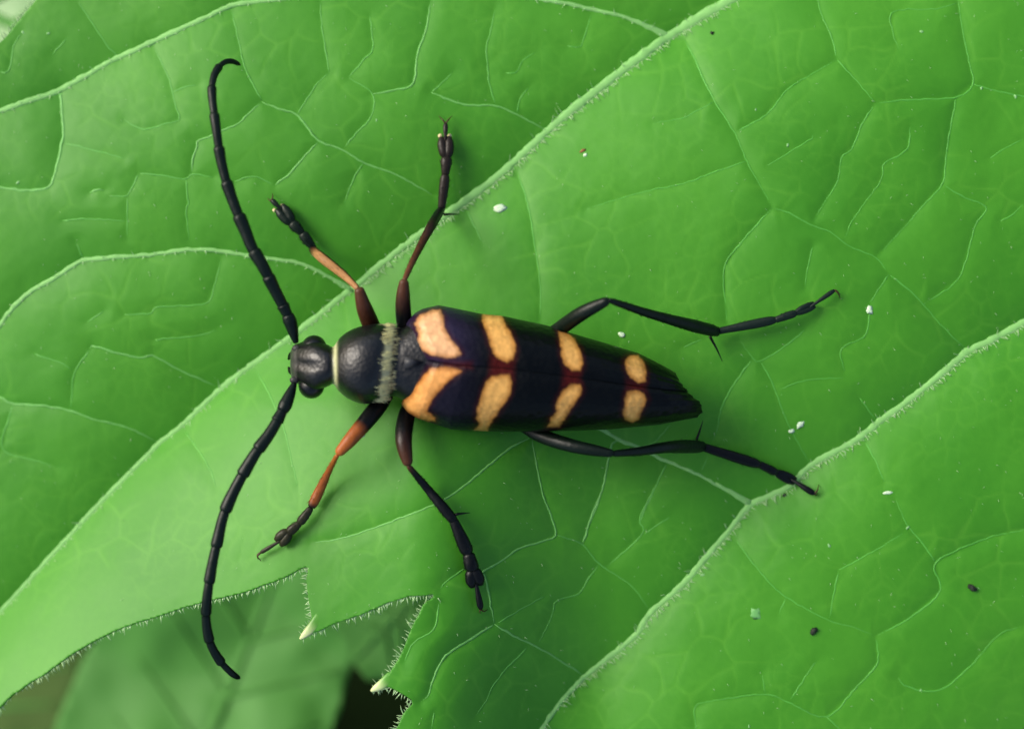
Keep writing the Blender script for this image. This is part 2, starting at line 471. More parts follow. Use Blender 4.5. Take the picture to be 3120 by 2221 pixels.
def leaf_net(X, Y):
    """0..1, high on the borders of small irregular cells: the finest veinlets"""
    out = np.zeros(X.shape)
    for cs, seed, k, wd in ((118.0, 91, 1.0, 3.8), (52.0, 92, 0.55, 3.2)):
        x = (X + 26 * vnoise(X, Y, 1 / 90.0, seed + 3)) / cs
        y = (Y + 0.25 * X + 26 * vnoise(X, Y, 1 / 90.0, seed + 4)) / cs
        g = np.random.default_rng(seed).uniform(0.08, 0.92, (64, 64, 2))
        xi, yi = np.floor(x).astype(int), np.floor(y).astype(int)
        f1 = np.full(X.shape, 9.0)
        f2 = np.full(X.shape, 9.0)
        for i in (-1, 0, 1):
            for j in (-1, 0, 1):
                c = g[(yi + j) % 64, (xi + i) % 64]
                d = np.hypot(x - xi - i - c[..., 0], y - yi - j - c[..., 1])
                f2 = np.where(d < f1, f1, np.minimum(f2, d))
                f1 = np.minimum(f1, d)
        e = np.exp(-((f2 - f1) * cs * 0.5 / wd) ** 2)
        out = np.maximum(out, k * e * smooth01(0.45 + 0.9 * vnoise(X, Y, 1 / 150.0, seed + 5)))
    return out


def leaf_h(X, Y):
    X, Y = np.asarray(X, float), np.asarray(Y, float)
    shp = X.shape
    X, Y = X.ravel(), Y.ravel()
    num = np.zeros(X.shape)
    den = np.zeros(X.shape)
    for bx, by, bz in BASE:
        w = np.exp(-((X - bx) ** 2 + (Y - by) ** 2) / (2 * 420.0 ** 2)) + 1e-9
        num += w * bz
        den += w
    h = num / den
    for i, (nm, pl, r0, r1, mt, amp, wd) in enumerate(MAIN):
        d, s = seg_dist(X, Y, pl)
        h -= amp * np.exp(-d / wd)
        if i == 0:       # the strip below the long vein, at its far end, tilts up towards its free margin
            f = (s < 0) * smooth01((1880 - X) / 640) * smooth01((Y - 850) / 400)
            h += f * (0.05 * (1 - np.exp(-d / 160)) + 0.36 * K * 850 * np.tanh(d / 850))
    if len(X):
        # crease along every veinlet
        acc = np.zeros(X.shape)
        for pl, st in SEC:
            a = np.array(pl)
            m = (X > a[:, 0].min() - 170) & (X < a[:, 0].max() + 170) & (Y > a[:, 1].min() - 170) & (Y < a[:, 1].max() + 170)
            if not m.any():
                continue
            d, s = seg_dist(X[m], Y[m], pl)
            e = np.exp(-d / 42.0) * np.clip(1 - d / 165, 0, 1) * st
            acc[m] = np.maximum(acc[m], e)
        h -= 0.0115 * acc
    h -= 0.0008 * leaf_net(X, Y)
    h += 0.010 * vnoise(X, Y, 1 / 300.0, 3) + 0.0022 * vnoise(X, Y, 1 / 95.0, 5) + 0.0006 * vnoise(X + 0.4 * Y, Y, 1 / 38.0, 6) + 0.0003 * vnoise(X, Y, 1 / 17.0, 8)
    return h.reshape(shp)


def h1(x, y):
    return float(leaf_h(np.array([x]), np.array([y]))[0])


# ------------------------------------------------------------------ ground
gv = []
GR = 3000.0
n = 40
gx = np.sinh(np.linspace(-5, 5, n)) / np.sinh(5) * GR
XX, YY = np.meshgrid(gx, gx)
ZZ = -14 + 0.4 * np.sin(XX * 0.7) * np.cos(YY * 0.5)
gi = np.arange(n * n).reshape(n, n)
gf = np.stack([gi[:-1, :-1], gi[:-1, 1:], gi[1:, 1:], gi[1:, :-1]], -1).reshape(-1, 4)
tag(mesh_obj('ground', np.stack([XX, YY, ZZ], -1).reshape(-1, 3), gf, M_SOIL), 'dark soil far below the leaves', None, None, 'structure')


# ------------------------------------------------------------------ the leaf the beetle stands on
def axis(lo, hi, a, b, step, grow):
    mid = np.arange(a, b + step, step)
    left, s, x = [], step, a
    while x > lo:
        s *= grow
        x -= s
        left.append(x)
    right, s, x = [], step, mid[-1]
    while x < hi:
        s *= grow
        x += s
        right.append(x)
    return np.r_[left[::-1], mid, right]


def refine(poly, step, seed=1, amp=0.0):
    out = []
    n = len(poly)
    for i in range(n):
        a, b = np.array(poly[i], float), np.array(poly[(i + 1) % n], float)
        L = np.linalg.norm(b - a)
        k = max(1, int(L / step))
        for t in range(k):
            out.append(a + (b - a) * t / k)
    out = np.array(out)
    if amp:
        nx = np.roll(out, -1, 0) - np.roll(out, 1, 0)
        nx = np.stack([nx[:, 1], -nx[:, 0]], -1) / (np.linalg.norm(nx, axis=1)[:, None] + 1e-9)
        ph = np.random.default_rng(seed).uniform(-1, 1, len(out))
        ph = (ph + np.roll(ph, 1) + np.roll(ph, -1)) / 3
        out = out + nx * ph[:, None] * amp
    return out


def blade(outline, ax, ay, hfun, zoff=0.0):
    X, Y = np.meshgrid(ax, ay)
    ins = inside(X, Y, outline)
    cell = ins[:-1, :-1] | ins[:-1, 1:] | ins[1:, 1:] | ins[1:, :-1]
    use = np.zeros(X.shape, bool)
    for sl in ((slice(None, -1), slice(None, -1)), (slice(None, -1), slice(1, None)), (slice(1, None), slice(1, None)), (slice(1, None), slice(None, -1))):
        use[sl] |= cell
    # outside corners of border cells move on to the outline
    bx, by = X[use & ~ins], Y[use & ~ins]
    oa = np.asarray(outline)
    ob = np.roll(oa, -1, 0)
    bd = np.full(bx.shape, 1e9)
    qx, qy = bx.copy(), by.copy()
    for a, b in zip(oa, ob):
        dx, dy = b - a
        t = np.clip(((bx - a[0]) * dx + (by - a[1]) * dy) / (dx * dx + dy * dy + 1e-9), 0, 1)
        ex, ey = a[0] + t * dx, a[1] + t * dy
        d = np.hypot(bx - ex, by - ey)
        m = d < bd
        bd = np.where(m, d, bd)
        qx, qy = np.where(m, ex, qx), np.where(m, ey, qy)
    X, Y = X.copy(), Y.copy()
    X[use & ~ins] = qx
    Y[use & ~ins] = qy
    idx = -np.ones(X.shape, int)
    idx[use] = np.arange(use.sum())
    q = np.stack([idx[:-1, :-1], idx[1:, :-1], idx[1:, 1:], idx[:-1, 1:]], -1)[cell]
    px, py = X[use], Y[use]
    z = hfun(px, py) + zoff
    return P(px, py, z), q, px, py


ol = refine(OUTLINE, 14, 2, 3.0)
ax = axis(-520, 4750, -60, 3180, 6.0, 1.07)
ay = axis(-950, 3200, -60, 2285, 6.0, 1.07)
lv, lf, lpx, lpy = blade(ol, ax, ay, leaf_h)
leaf = empty('lobed_leaf', (2.2, 1.2, -0.1))
tag(leaf, 'large bright green hairy leaf with pale veins that the beetle stands on', 'leaf')
bl = mesh_obj('blade', lv, lf, M_LEAF, leaf)
na = bl.data.attributes.new('Net', 'FLOAT', 'POINT')
na.data.foreach_set('value', leaf_net(lpx, lpy).astype(np.float32))
so = bl.modifiers.new('thickness', 'SOLIDIFY')
so.thickness = 0.011
so.offset = -1


def vein(pl, r0, r1, mat, lift=0.15, flat=0.8, sides=7):
    L = np.sum(np.hypot(*np.diff(np.array(pl), axis=0).T))
    q = resample(pl, max(4, int(L / 13)))
    t = np.linspace(0, 1, len(q))
    q[1:-1] += rng.normal(0, 0.9, q[1:-1].shape)
    r = (r1 + (r0 - r1) * t) * (1 + 0.13 * rng.normal(0, 1, len(q)).clip(-1.5, 1.5))
    r = r * np.minimum(1, 0.25 + 8 * np.minimum(t, 1 - t)) if sides == 6 else r
    z = leaf_h(q[:, 0], q[:, 1]) + r * K * lift
    v, f = tube(P(q[:, 0], q[:, 1], z), r * K, sides, flat)
    return mesh_obj('vein', v, f, mat, leaf)


vein(VA, 8, 20, M_VEIN, 0.0, 0.42, 9)
vein(VB, 9, 17, M_VEIN, 0.0, 0.42, 9)
vein(VC, 6, 11, M_VEIN, 0.0, 0.45, 9)
vein(VD, 6, 9, M_VEIN, 0.0, 0.45, 9)
vein(VE, 4, 5, M_VEIN2, 0.0, 0.4)
vein(VK, 4, 8, M_VEIN, 0.0, 0.45)
# the ribs swell where a side vein leaves them
for a_, b_, w_ in (((2290, 1535), (2180, 1470), 15), ((2040, 112), (1900, 50), 15), ((1075, 885), (985, 835), 12)):
    vein([a_, ((a_[0] + b_[0]) / 2, (a_[1] + b_[1]) / 2), b_], 4, w_, M_VEIN, 0.0, 0.4, 9)
for pl, st in SEC:
    far = np.mean([p[0] for p in pl]) > 2060 or (np.mean([p[0] for p in pl]) > 1560 and np.mean([p[1] for p in pl]) < 1000)
    if far:           # right of the long vein the veinlets are mere creases
        vein(pl, 1.4, 1.4 + 1.6 * st, M_VEIN4, 0.0, 0.5, 6)
    elif st >= 0.9:
        vein(pl, 2.6, 2.2 + 1.8 * st, M_VEIN2, 0.0, 0.6, 6)
    else:
        vein(pl, 1.6, 1.8 + 1.5 * st, M_VEIN3, 0.0, 0.5, 6)

# midrib and stalk of the leaf, outside the picture
mid = [(2780, -600), (3050, -300), (3560, 300), (3900, 640), (4300, 1300), (4520, 1900)]
mq = resample(mid, 60)
v, f = tube(P(mq[:, 0], mq[:, 1], leaf_h(mq[:, 0], mq[:, 1]) - 0.01), np.linspace(0.02, 0.07, 60), 10)
mesh_obj('midrib', v, f, M_VEIN, leaf)
e = P(4520, 1900, h1(4520, 1900))
pq = resample([e, e + np.array([0.8, -0.9, -1.2]), e + np.array([1.0, -1.4, -5.0]), e + np.array([0.8, -1.5, -13.8])], 40)
v, f = tube(pq, 0.11, 10, up=(1, 0.2, 0))
mesh_obj('stalk', v, f, M_VEIN, leaf)

# pale callus at the tip of the two teeth
M_TIP = chitin('tooth_tip', 0.4, 0.1, 30.0, 0.002)
for tip, base in (((914, 1946), (978, 1876)), ((1130, 2104), (1196, 2058))):
    q = resample([base, ((base[0] + tip[0]) / 2 + 2, (base[1] + tip[1]) / 2 + 3), tip], 16)
    t = np.linspace(0, 1, 16)
    z = leaf_h(q[:, 0], q[:, 1]) - 0.006 + 0.006 * t
    r = np.interp(t, [0, .3, .6, .85, 1], [17, 17, 14, 9, 3]) * K
    v, f = tube(P(q[:, 0], q[:, 1], z), r, 12, np.interp(t, [0, .5, 1], [.18, .42, .8])[:, None, None] * np.ones((16, 1, 1)))
    c = np.repeat(np.array([np.array((0.07, 0.26, 0.02)) * (1 - w) + np.array((0.60, 0.70, 0.32)) * w for w in smooth01((t - 0.22) / 0.62)]), 12, 0)
    mesh_obj('tooth_tip', v, f, M_TIP, leaf, c)


def spike(p, d, L, r):
    """curved three-sided hair from p along d"""
    d = np.asarray(d, float)
    d = d / (np.linalg.norm(d) + 1e-9)
    s = np.cross(d, (0.31, 0.2, 0.93))
    s /= np.linalg.norm(s) + 1e-9
    u = np.cross(d, s)
    bend = rng.normal(0, 0.22, 3)
    m = p + d * L * 0.55 + bend * L * 0.12
    tip = p + d * L + bend * L * 0.4
    ang = (0, 2.09, 4.19)
    a = [p + r * (math.cos(x) * s + math.sin(x) * u) for x in ang]
    b = [m + 0.6 * r * (math.cos(x) * s + math.sin(x) * u) for x in ang]
    v = np.array(a + b + [tip])
    f = [(0, 1, 4, 3), (1, 2, 5, 4), (2, 0, 3, 5), (3, 4, 6), (4, 5, 6), (5, 3, 6)]
    return v, f


# hairs along the free margin
parts = []
oa = refine(OUTLINE, 5)
nxt = np.roll(oa, -1, 0)
keep = [i for i in range(len(oa)) if -150 < oa[i][0] < 1420 and (oa[i][1] > 1690 or (oa[i][1] < 340 and oa[i][0] < 330)) and oa[i][1] < 2300]
zz = leaf_h(oa[keep, 0], oa[keep, 1])
for i, z in zip(keep, zz):
    if rng.random() < 0.25:
        continue
    t = nxt[i] - oa[i]
    t = t / (np.linalg.norm(t) + 1e-9)
    nrm = np.array([-t[1], t[0]])
    if inside(np.array([oa[i][0] + nrm[0] * 6]), np.array([oa[i][1] + nrm[1] * 6]), OUTLINE)[0]:
        nrm = -nrm
    ln = rng.uniform(10, 26) * (1.25 if rng.random() < 0.2 else 1)
    ang = rng.normal(0.15, 0.35)
    dv = np.array([nrm[0] * math.cos(ang) - nrm[1] * math.sin(ang), nrm[0] * math.sin(ang) + nrm[1] * math.cos(ang)])
    p = P(oa[i][0], oa[i][1], z - 0.008)
    parts.append(spike(p, (dv[0], -dv[1], rng.normal(0.1, 0.3)), ln * K, rng.uniform(1.4, 2.4) * K))
# hairs along the lower flank of the two long veins, a few elsewhere
for pl, x0, dens, lo, hi, w in ((VA, 1080, 6.0, 7, 22, 14), (VB, 1700, 7.0, 7, 20, 12), (VC, 0, 30, 6, 14, 5), (VD, 0, 30, 6, 12, 5)):
    L = np.sum(np.hypot(*np.diff(np.array(pl), axis=0).T))
    q = resample(pl, int(L / dens))
    tg = np.gradient(q, axis=0)
    z = leaf_h(q[:, 0], q[:, 1])
    for k in range(len(q)):
        if not (-50 < q[k][0] < 3200 and -50 < q[k][1] < 2300):
            continue
        if q[k][0] < x0 and rng.random() < 0.6:
            continue
        t = tg[k] / (np.linalg.norm(tg[k]) + 1e-9)
        nr = np.array([-t[1], t[0]])
        if nr[1] < 0:
            nr = -nr
        sd_ = 1 if rng.random() < 0.85 else -1
        off = nr * sd_ * w * rng.uniform(0.4, 1.0) * (0.6 if q[k][0] < x0 else 1)
        dirv = nr * sd_ + t * rng.normal(-0.1, 0.5)
        p = P(q[k][0] + off[0], q[k][1] + off[1], z[k] + 0.006)
        parts.append(spike(p, (dirv[0], -dirv[1], rng.uniform(0.3, 1.2)), rng.uniform(lo, hi) * 1.5 * K, rng.uniform(0.9, 1.6) * K))
# sparse fine hairs over the blade
m = 900
hx, hy = rng.uniform(0, 3120, m), rng.uniform(0, 2221, m)
ok = inside(hx, hy, OUTLINE)
hx, hy = hx[ok], hy[ok]
hz = leaf_h(hx, hy)
for a, b, c in zip(hx, hy, hz):
    th = rng.normal(-0.9, 0.7)
    parts.append(spike(P(a, b, c - 0.002), (math.cos(th), math.sin(th), 0.5), rng.uniform(7, 15) * K, rng.uniform(0.5, 0.9) * K))
v, f, _ = merge(parts)
tag(mesh_obj('hair', v, f, M_HAIR, leaf), None, None, None, 'stuff')


# ------------------------------------------------------------------ leaves lower down, out of focus
def low_leaf(name, label, outline, z0, mat, tilt, mids, seed, curve=0.0):
    """outline and midrib in photo pixels at depth z0; tilt = (dz/dx, dz/dy) per pixel"""
    o = np.array(outline, float)
    c = o.mean(0)

    def hf(x, y):
        d, s = seg_dist(x, y, mids)
        return z0 + tilt[0] * (x - c[0]) + tilt[1] * (y - c[1]) + curve * (y - 1960) ** 2 * (np.abs(y - 1960) < 400) + curve * (400 ** 2 + 200 * (np.abs(y - 1960) - 400)) * (np.abs(y - 1960) >= 400) + 0.05 * (1 - np.exp(-d / 260)) + 0.06 * vnoise(x, y, 1 / 260.0, seed) + 0.02 * vnoise(x, y, 1 / 90.0, seed + 1)
    ax_ = np.arange(o[:, 0].min() - 30, o[:, 0].max() + 40, 24.0)
    ay_ = np.arange(o[:, 1].min() - 30, o[:, 1].max() + 40, 24.0)
    v, q, px, py = blade(refine(outline, 40, seed, 6.0), ax_, ay_, hf)
    root = empty(name, tuple(P(mids[0][0], mids[0][1], float(hf(np.array([mids[0][0]]), np.array([mids[0][1]]))[0]))))
    tag(root, label, 'leaf', None)
    b = mesh_obj('blade', v, q, mat, root)
    s = b.modifiers.new('thickness', 'SOLIDIFY')
    s.thickness = 0.025
    s.offset = -1
    mq = resample(mids, 40)
    mv, mf = tube(P(mq[:, 0], mq[:, 1], hf(mq[:, 0], mq[:, 1]) + 0.005), np.linspace(0.05, 0.015, 40), 8, 0.5)
    mesh_obj('midrib', mv, mf, M_LEAF2, root)
    # side veins
    for k in range(4, 34, 5):
        t = mq[k + 1] - mq[k]
        t = t / np.linalg.norm(t)
        for sgn in (-1, 1):
            nr = np.array([-t[1], t[0]]) * sgn
            pts = np.array([mq[k] + (t * 0.7 * u + nr * u) * 300 for u in np.linspace(0, 1, 10)])
            ins = inside(pts[:, 0], pts[:, 1], outline)
            pts = pts[:max(3, int(ins.sum()))] if ins[0] else pts[:0]
            if len(pts) < 3:
                continue
            sv, sf = tube(P(pts[:, 0], pts[:, 1], hf(pts[:, 0], pts[:, 1]) + 0.003), np.linspace(0.016, 0.006, len(pts)), 6)
            mesh_obj('vein', sv, sf, M_LEAF2, root)
    e = world_loc(root)
    pq = resample([e, e + np.array([-0.5, -0.6, -1.0]), e + np.array([-0.8, -0.9, -4.0]), np.array([e[0] - 0.9, e[1] - 1.0, -14.1])], 30)
    sv, sf = tube(pq, 0.07, 8, up=(1, 0.2, 0))
    mesh_obj('stalk', sv, sf, M_VEIN2, root)
    return root


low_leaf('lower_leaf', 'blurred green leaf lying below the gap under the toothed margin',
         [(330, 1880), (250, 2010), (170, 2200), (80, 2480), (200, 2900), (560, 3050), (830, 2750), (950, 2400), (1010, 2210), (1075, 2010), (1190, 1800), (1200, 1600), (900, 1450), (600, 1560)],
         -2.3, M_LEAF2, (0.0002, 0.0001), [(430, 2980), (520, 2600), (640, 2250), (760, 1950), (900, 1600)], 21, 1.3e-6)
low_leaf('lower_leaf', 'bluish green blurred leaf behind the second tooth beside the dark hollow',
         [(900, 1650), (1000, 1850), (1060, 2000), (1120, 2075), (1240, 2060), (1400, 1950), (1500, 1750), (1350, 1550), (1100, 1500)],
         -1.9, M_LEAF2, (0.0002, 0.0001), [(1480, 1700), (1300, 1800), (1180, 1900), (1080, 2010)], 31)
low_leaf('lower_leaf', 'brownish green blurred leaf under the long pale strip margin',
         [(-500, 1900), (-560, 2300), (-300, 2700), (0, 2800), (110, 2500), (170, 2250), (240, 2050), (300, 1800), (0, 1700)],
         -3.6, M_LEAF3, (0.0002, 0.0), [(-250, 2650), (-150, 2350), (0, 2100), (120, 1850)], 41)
low_leaf('lower_leaf', 'pale blurred leaf beyond the margin opposite the toothed side',
         [(-500, -400), (-600, 100), (-350, 420), (0, 350), (300, 150), (420, -150), (200, -500), (-200, -600)],
         -1.6, M_LEAF4, (0.0006, 0.0006), [(-480, -300), (-250, -100), (0, 60), (250, 130)], 51)

# ------------------------------------------------------------------ the beetle
BLACK = np.array((0.0010, 0.0016, 0.0020))
DBROWN = np.array((0.046, 0.016, 0.007))
ORANGE = np.array((0.33, 0.090, 0.018))
TAN = np.array((0.33, 0.165, 0.065))
RED = np.array((0.050, 0.004, 0.003))
SPOT = np.array((0.58, 0.315, 0.085))

bc = P(1500, 1130, h1(1500, 1130))
beetle = empty('longhorn_beetle', tuple(bc))
tag(beetle, 'black longhorn beetle with orange banded wing covers standing on the leaf', 'beetle')

# body: one continuous loft from the mouth to the tail  (px, py, half width px, z centre, half height cm)
ST = np.array([(884, 1106, 12, .245, .02), (887, 1106, 40, .247, .050), (896, 1107, 56, .25, .068), (912, 1109, 64, .257, .084), (935, 1113, 76, .268, .098), (958, 1115, 79, .276, .106), (982, 1114, 70, .283, .108),
               (1002, 1114, 62, .288, .104), (1012, 1114, 56, .288, .096), (1019, 1113, 60, .289, .100), (1027, 1113, 72, .290, .112), (1040, 1112, 87, .292, .126), (1062, 1112, 103, .295, .142), (1090, 1111, 115, .297, .152), (1118, 1110, 121, .297, .155),
               (1145, 1107, 121, .295, .151), (1165, 1105, 117, .292, .140), (1176, 1104, 114, .289, .134), (1190, 1103, 110, .286, .126), (1206, 1103, 104, .281, .116), (1222, 1104, 106, .281, .118), (1250, 1105, 125, .28, .122), (1300, 1108, 146, .275, .130),
               (1450, 1122, 160, .268, .135), (1600, 1142, 152, .258, .130), (1750, 1162, 135, .245, .118), (1900, 1190, 106, .228, .098), (2000, 1210, 80, .214, .076), (2070, 1226, 46, .204, .050), (2104, 1236, 26, .200, .030), (2116, 1240, 10, .199, .012)])
st = resample(ST, 230, smooth=True)
# even spacing is by px distance; add squash of the section
ns = 56
aa = np.linspace(0, 2 * np.pi, ns, endpoint=False)
ca, sa = np.cos(aa), np.sin(aa)
ex = 0.88
ca_, sa_ = np.sign(ca) * np.abs(ca) ** ex, np.sign(sa) * np.abs(sa) ** ex
bv, bcx = [], []
pron_axis = np.array([0.0, 0.0])
for x, y, hw, zc, hh in st:
    slant = -0.10 * smooth01((x - 1060) / 90) * (1 - smooth01((x - 1210) / 60))   # the collar leans: its upper end lies farther back
    py = y - hw * ca_
    px = x - slant * (-(py - y)) * 1.0
    z = zc + hh * sa_
    # shallow groove down the middle of the head
    g = math.exp(-((x - 930) / 40) ** 2)
    z = z - 0.014 * g * np.exp(-(ca_ / 0.18) ** 2) * (sa_ > 0)
    bv.append(P(px, py, z))
    c = np.tile(BLACK, (ns, 1))
    if x < 906:
        c = np.tile(np.array((0.035, 0.035, 0.032)), (ns, 1))
    front = math.exp(-((x - 1021) / 6.0) ** 2)
    rear = math.exp(-((x - 1180) / 13.0) ** 4) * 0.9
    w = np.clip(front + rear, 0, 1)
    c = c * (1 - w) + np.array((0.46, 0.47, 0.25)) * w
    bcx.append(c)
bv = np.array(bv).reshape(-1, 3)
bcx = np.array(bcx).reshape(-1, 3)
bf = []
nr = len(st)
for i in range(nr - 1):
    for j in range(ns):
        k = (j + 1) % ns
        bf.append((i * ns + j, (i + 1) * ns + j, (i + 1) * ns + k, i * ns + k))
bf.append(tuple(range(ns)))
bf.append(tuple((nr - 1) * ns + j for j in range(ns - 1, -1, -1)))
body = mesh_obj('body', bv, bf, M_PRON, beetle, bcx)


def body_at(x):
    return [np.interp(x, st[:, 0], st[:, k]) for k in range(1, 5)]


# golden hair: thin front collar, broad rear collar of the pronotum, grey fuzz on the scutellum and face
parts = []
for x0, sx, cnt, Ls, a0, a1 in ((1021, 4, 260, (9, 16), 0.15, 2.99), (1170, 9, 700, (14, 26), 0.05, 3.09), (1204, 9, 150, (10, 20), 0.8, 2.4), (1238, 12, 90, (8, 15), 1.2, 1.9)):
    for _ in range(cnt):
        x = rng.normal(x0, sx)
        a = rng.uniform(a0, a1)
        if x0 == 1170 and math.sin(a * 9.0) + 0.6 * math.sin(a * 23 + 1) < -0.55:
            continue
        y, hw, zc, hh = body_at(x)
        cx, sx_ = math.copysign(abs(math.cos(a)) ** ex, math.cos(a)), abs(math.sin(a)) ** ex
        py = y - hw * cx
        slant = -0.10 * float(smooth01((x - 1060) / 90)) * (1 - float(smooth01((x - 1210) / 60)))
        px = x + slant * (py - y)
        p = P(px, py, zc + hh * sx_ - 0.002)
        d = np.array((1.0, cx * 0.15 + rng.normal(0, .16), -0.22 + rng.uniform(-.08, .08)))
        parts.append(spike(p, d, rng.uniform(*Ls) * K, rng.uniform(0.6, 1.0) * K))
v, f, _ = merge(parts)
tag(mesh_obj('collar_hair', v, f, M_GOLD, beetle), 'pale golden hair ringing the black pronotum', None, None, 'stuff')

# eyes, mandibles, palps, antenna sockets
for ex_, ey_, rx, ry in ((957, 1060, 37, 37), (949, 1175, 38, 38)):
    v, f = ellipsoid(P(ex_, ey_, .278), (rx * K, ry * K, .056), 24, 16)
    mesh_obj('eye', v, f, M_EYE, beetle)
for sy, my in ((-1, 1080), (1, 1134)):
    q = resample([(900, my, .235), (887, my + sy * -2, .215), (879, 1107 + sy * 12, .200)], 10)
    v, f = tube(P(q[:, 0], q[:, 1], q[:, 2]), np.linspace(14, 3, 10) * K, 10)
    mesh_obj('mandible', v, f, M_CHITIN, beetle, np.tile(BLACK, (len(v), 1)))
for x, y in ((905, 1062), (897, 1158)):
    v, f = ellipsoid(P(x, y, .298), (14 * K, 11 * K, .012), 14, 10)
    mesh_obj('antenna_socket', v, f, M_CHITIN, beetle, np.tile(np.array((0.03, 0.03, 0.03)), (len(v), 1)))
# scutellum
q = [(1232, 1086), (1232, 1124), (1262, 1116), (1290, 1104), (1262, 1092)]
top = [P(x, y, .425 if x < 1280 else .415) for x, y in q]
bot = [P(x, y, .37) for x, y in q]
fs = [(4, 3, 2, 1, 0)] + [(i, (i + 1) % 5, 5 + (i + 1) % 5, 5 + i) for i in range(5)]
mesh_obj('scutellum', np.array(top + bot), fs, M_CHITIN, beetle, np.tile(np.array((0.03, 0.032, 0.036)), (10, 1)))

# ---- wing covers
R2 = lambda pl: [(1200 + x / 2.282, 850 + y / 2.282) for x, y in pl]
UP_E = np.array(R2([(60, 350), (100, 285), (150, 235), (200, 208), (310, 182), (420, 203), (620, 245), (750, 256), (1060, 322), (1230, 375), (1500, 455), (1700, 515), (1850, 590), (1965, 655), (2060, 760)]))
LO_E = np.array(R2([(40, 830), (55, 880), (100, 930), (180, 978), (290, 1010), (400, 1046), (550, 1054), (700, 1060), (900, 1062), (1200, 1056), (1500, 1046), (1850, 1012), (2000, 982), (2110, 962)]))
SU = np.array(R2([(0, 545), (200, 560), (450, 600), (750, 620), (1240, 682), (1680, 745), (1900, 772), (2060, 784), (2200, 800)]))
SPU = [R2(p) for p in ([(138, 310), (180, 250), (260, 214), (330, 205), (345, 260), (352, 340), (400, 420), (455, 480), (472, 520), (420, 547), (330, 545), (250, 530), (190, 500), (150, 440), (170, 380)],
                       [(618, 235), (745, 245), (790, 330), (835, 420), (850, 500), (830, 560), (790, 580), (730, 560), (690, 520), (660, 430), (630, 340), (612, 290)],
                       [(1140, 362), (1190, 366), (1250, 410), (1300, 500), (1315, 580), (1300, 640), (1240, 640), (1190, 600), (1165, 540), (1155, 450)],
                       [(1605, 560), (1640, 530), (1700, 530), (1740, 580), (1760, 650), (1750, 710), (1700, 725), (1640, 690), (1612, 620)])]
SPL = [R2(p) for p in ([(472, 640), (430, 620), (330, 610), (250, 625), (190, 690), (140, 760), (110, 810), (50, 850), (80, 925), (150, 960), (230, 990), (295, 995), (285, 965), (235, 920), (250, 870), (300, 800), (370, 720), (420, 680)],
                       [(810, 660), (740, 665), (680, 680), (640, 720), (610, 800), (580, 900), (575, 970), (592, 1010), (540, 1062), (655, 1066), (670, 1010), (710, 950), (760, 880), (810, 800), (820, 730)],
                       [(1300, 730), (1230, 735), (1180, 770), (1140, 830), (1120, 880), (1130, 920), (1090, 970), (1068, 1028), (1150, 1030), (1200, 960), (1240, 890), (1290, 820), (1312, 770)],
                       [(1740, 790), (1690, 775), (1620, 785), (1605, 850), (1590, 920), (1600, 980), (1660, 1005), (1700, 980), (1735, 900), (1760, 840)])]
REDS = [R2(p) for p in ([(655, 520), (860, 500), (850, 720), (640, 720)], [(1165, 600), (1320, 600), (1310, 770), (1150, 770)], [(1600, 690), (1765, 690), (1765, 800), (1600, 800)], [(330, 560), (560, 560), (560, 640), (330, 630)])]


def sdf(X, Y, poly):
    d, _ = seg_dist(X, Y, list(poly) + [poly[0]])
    return np.where(inside(X, Y, poly), -d, d)


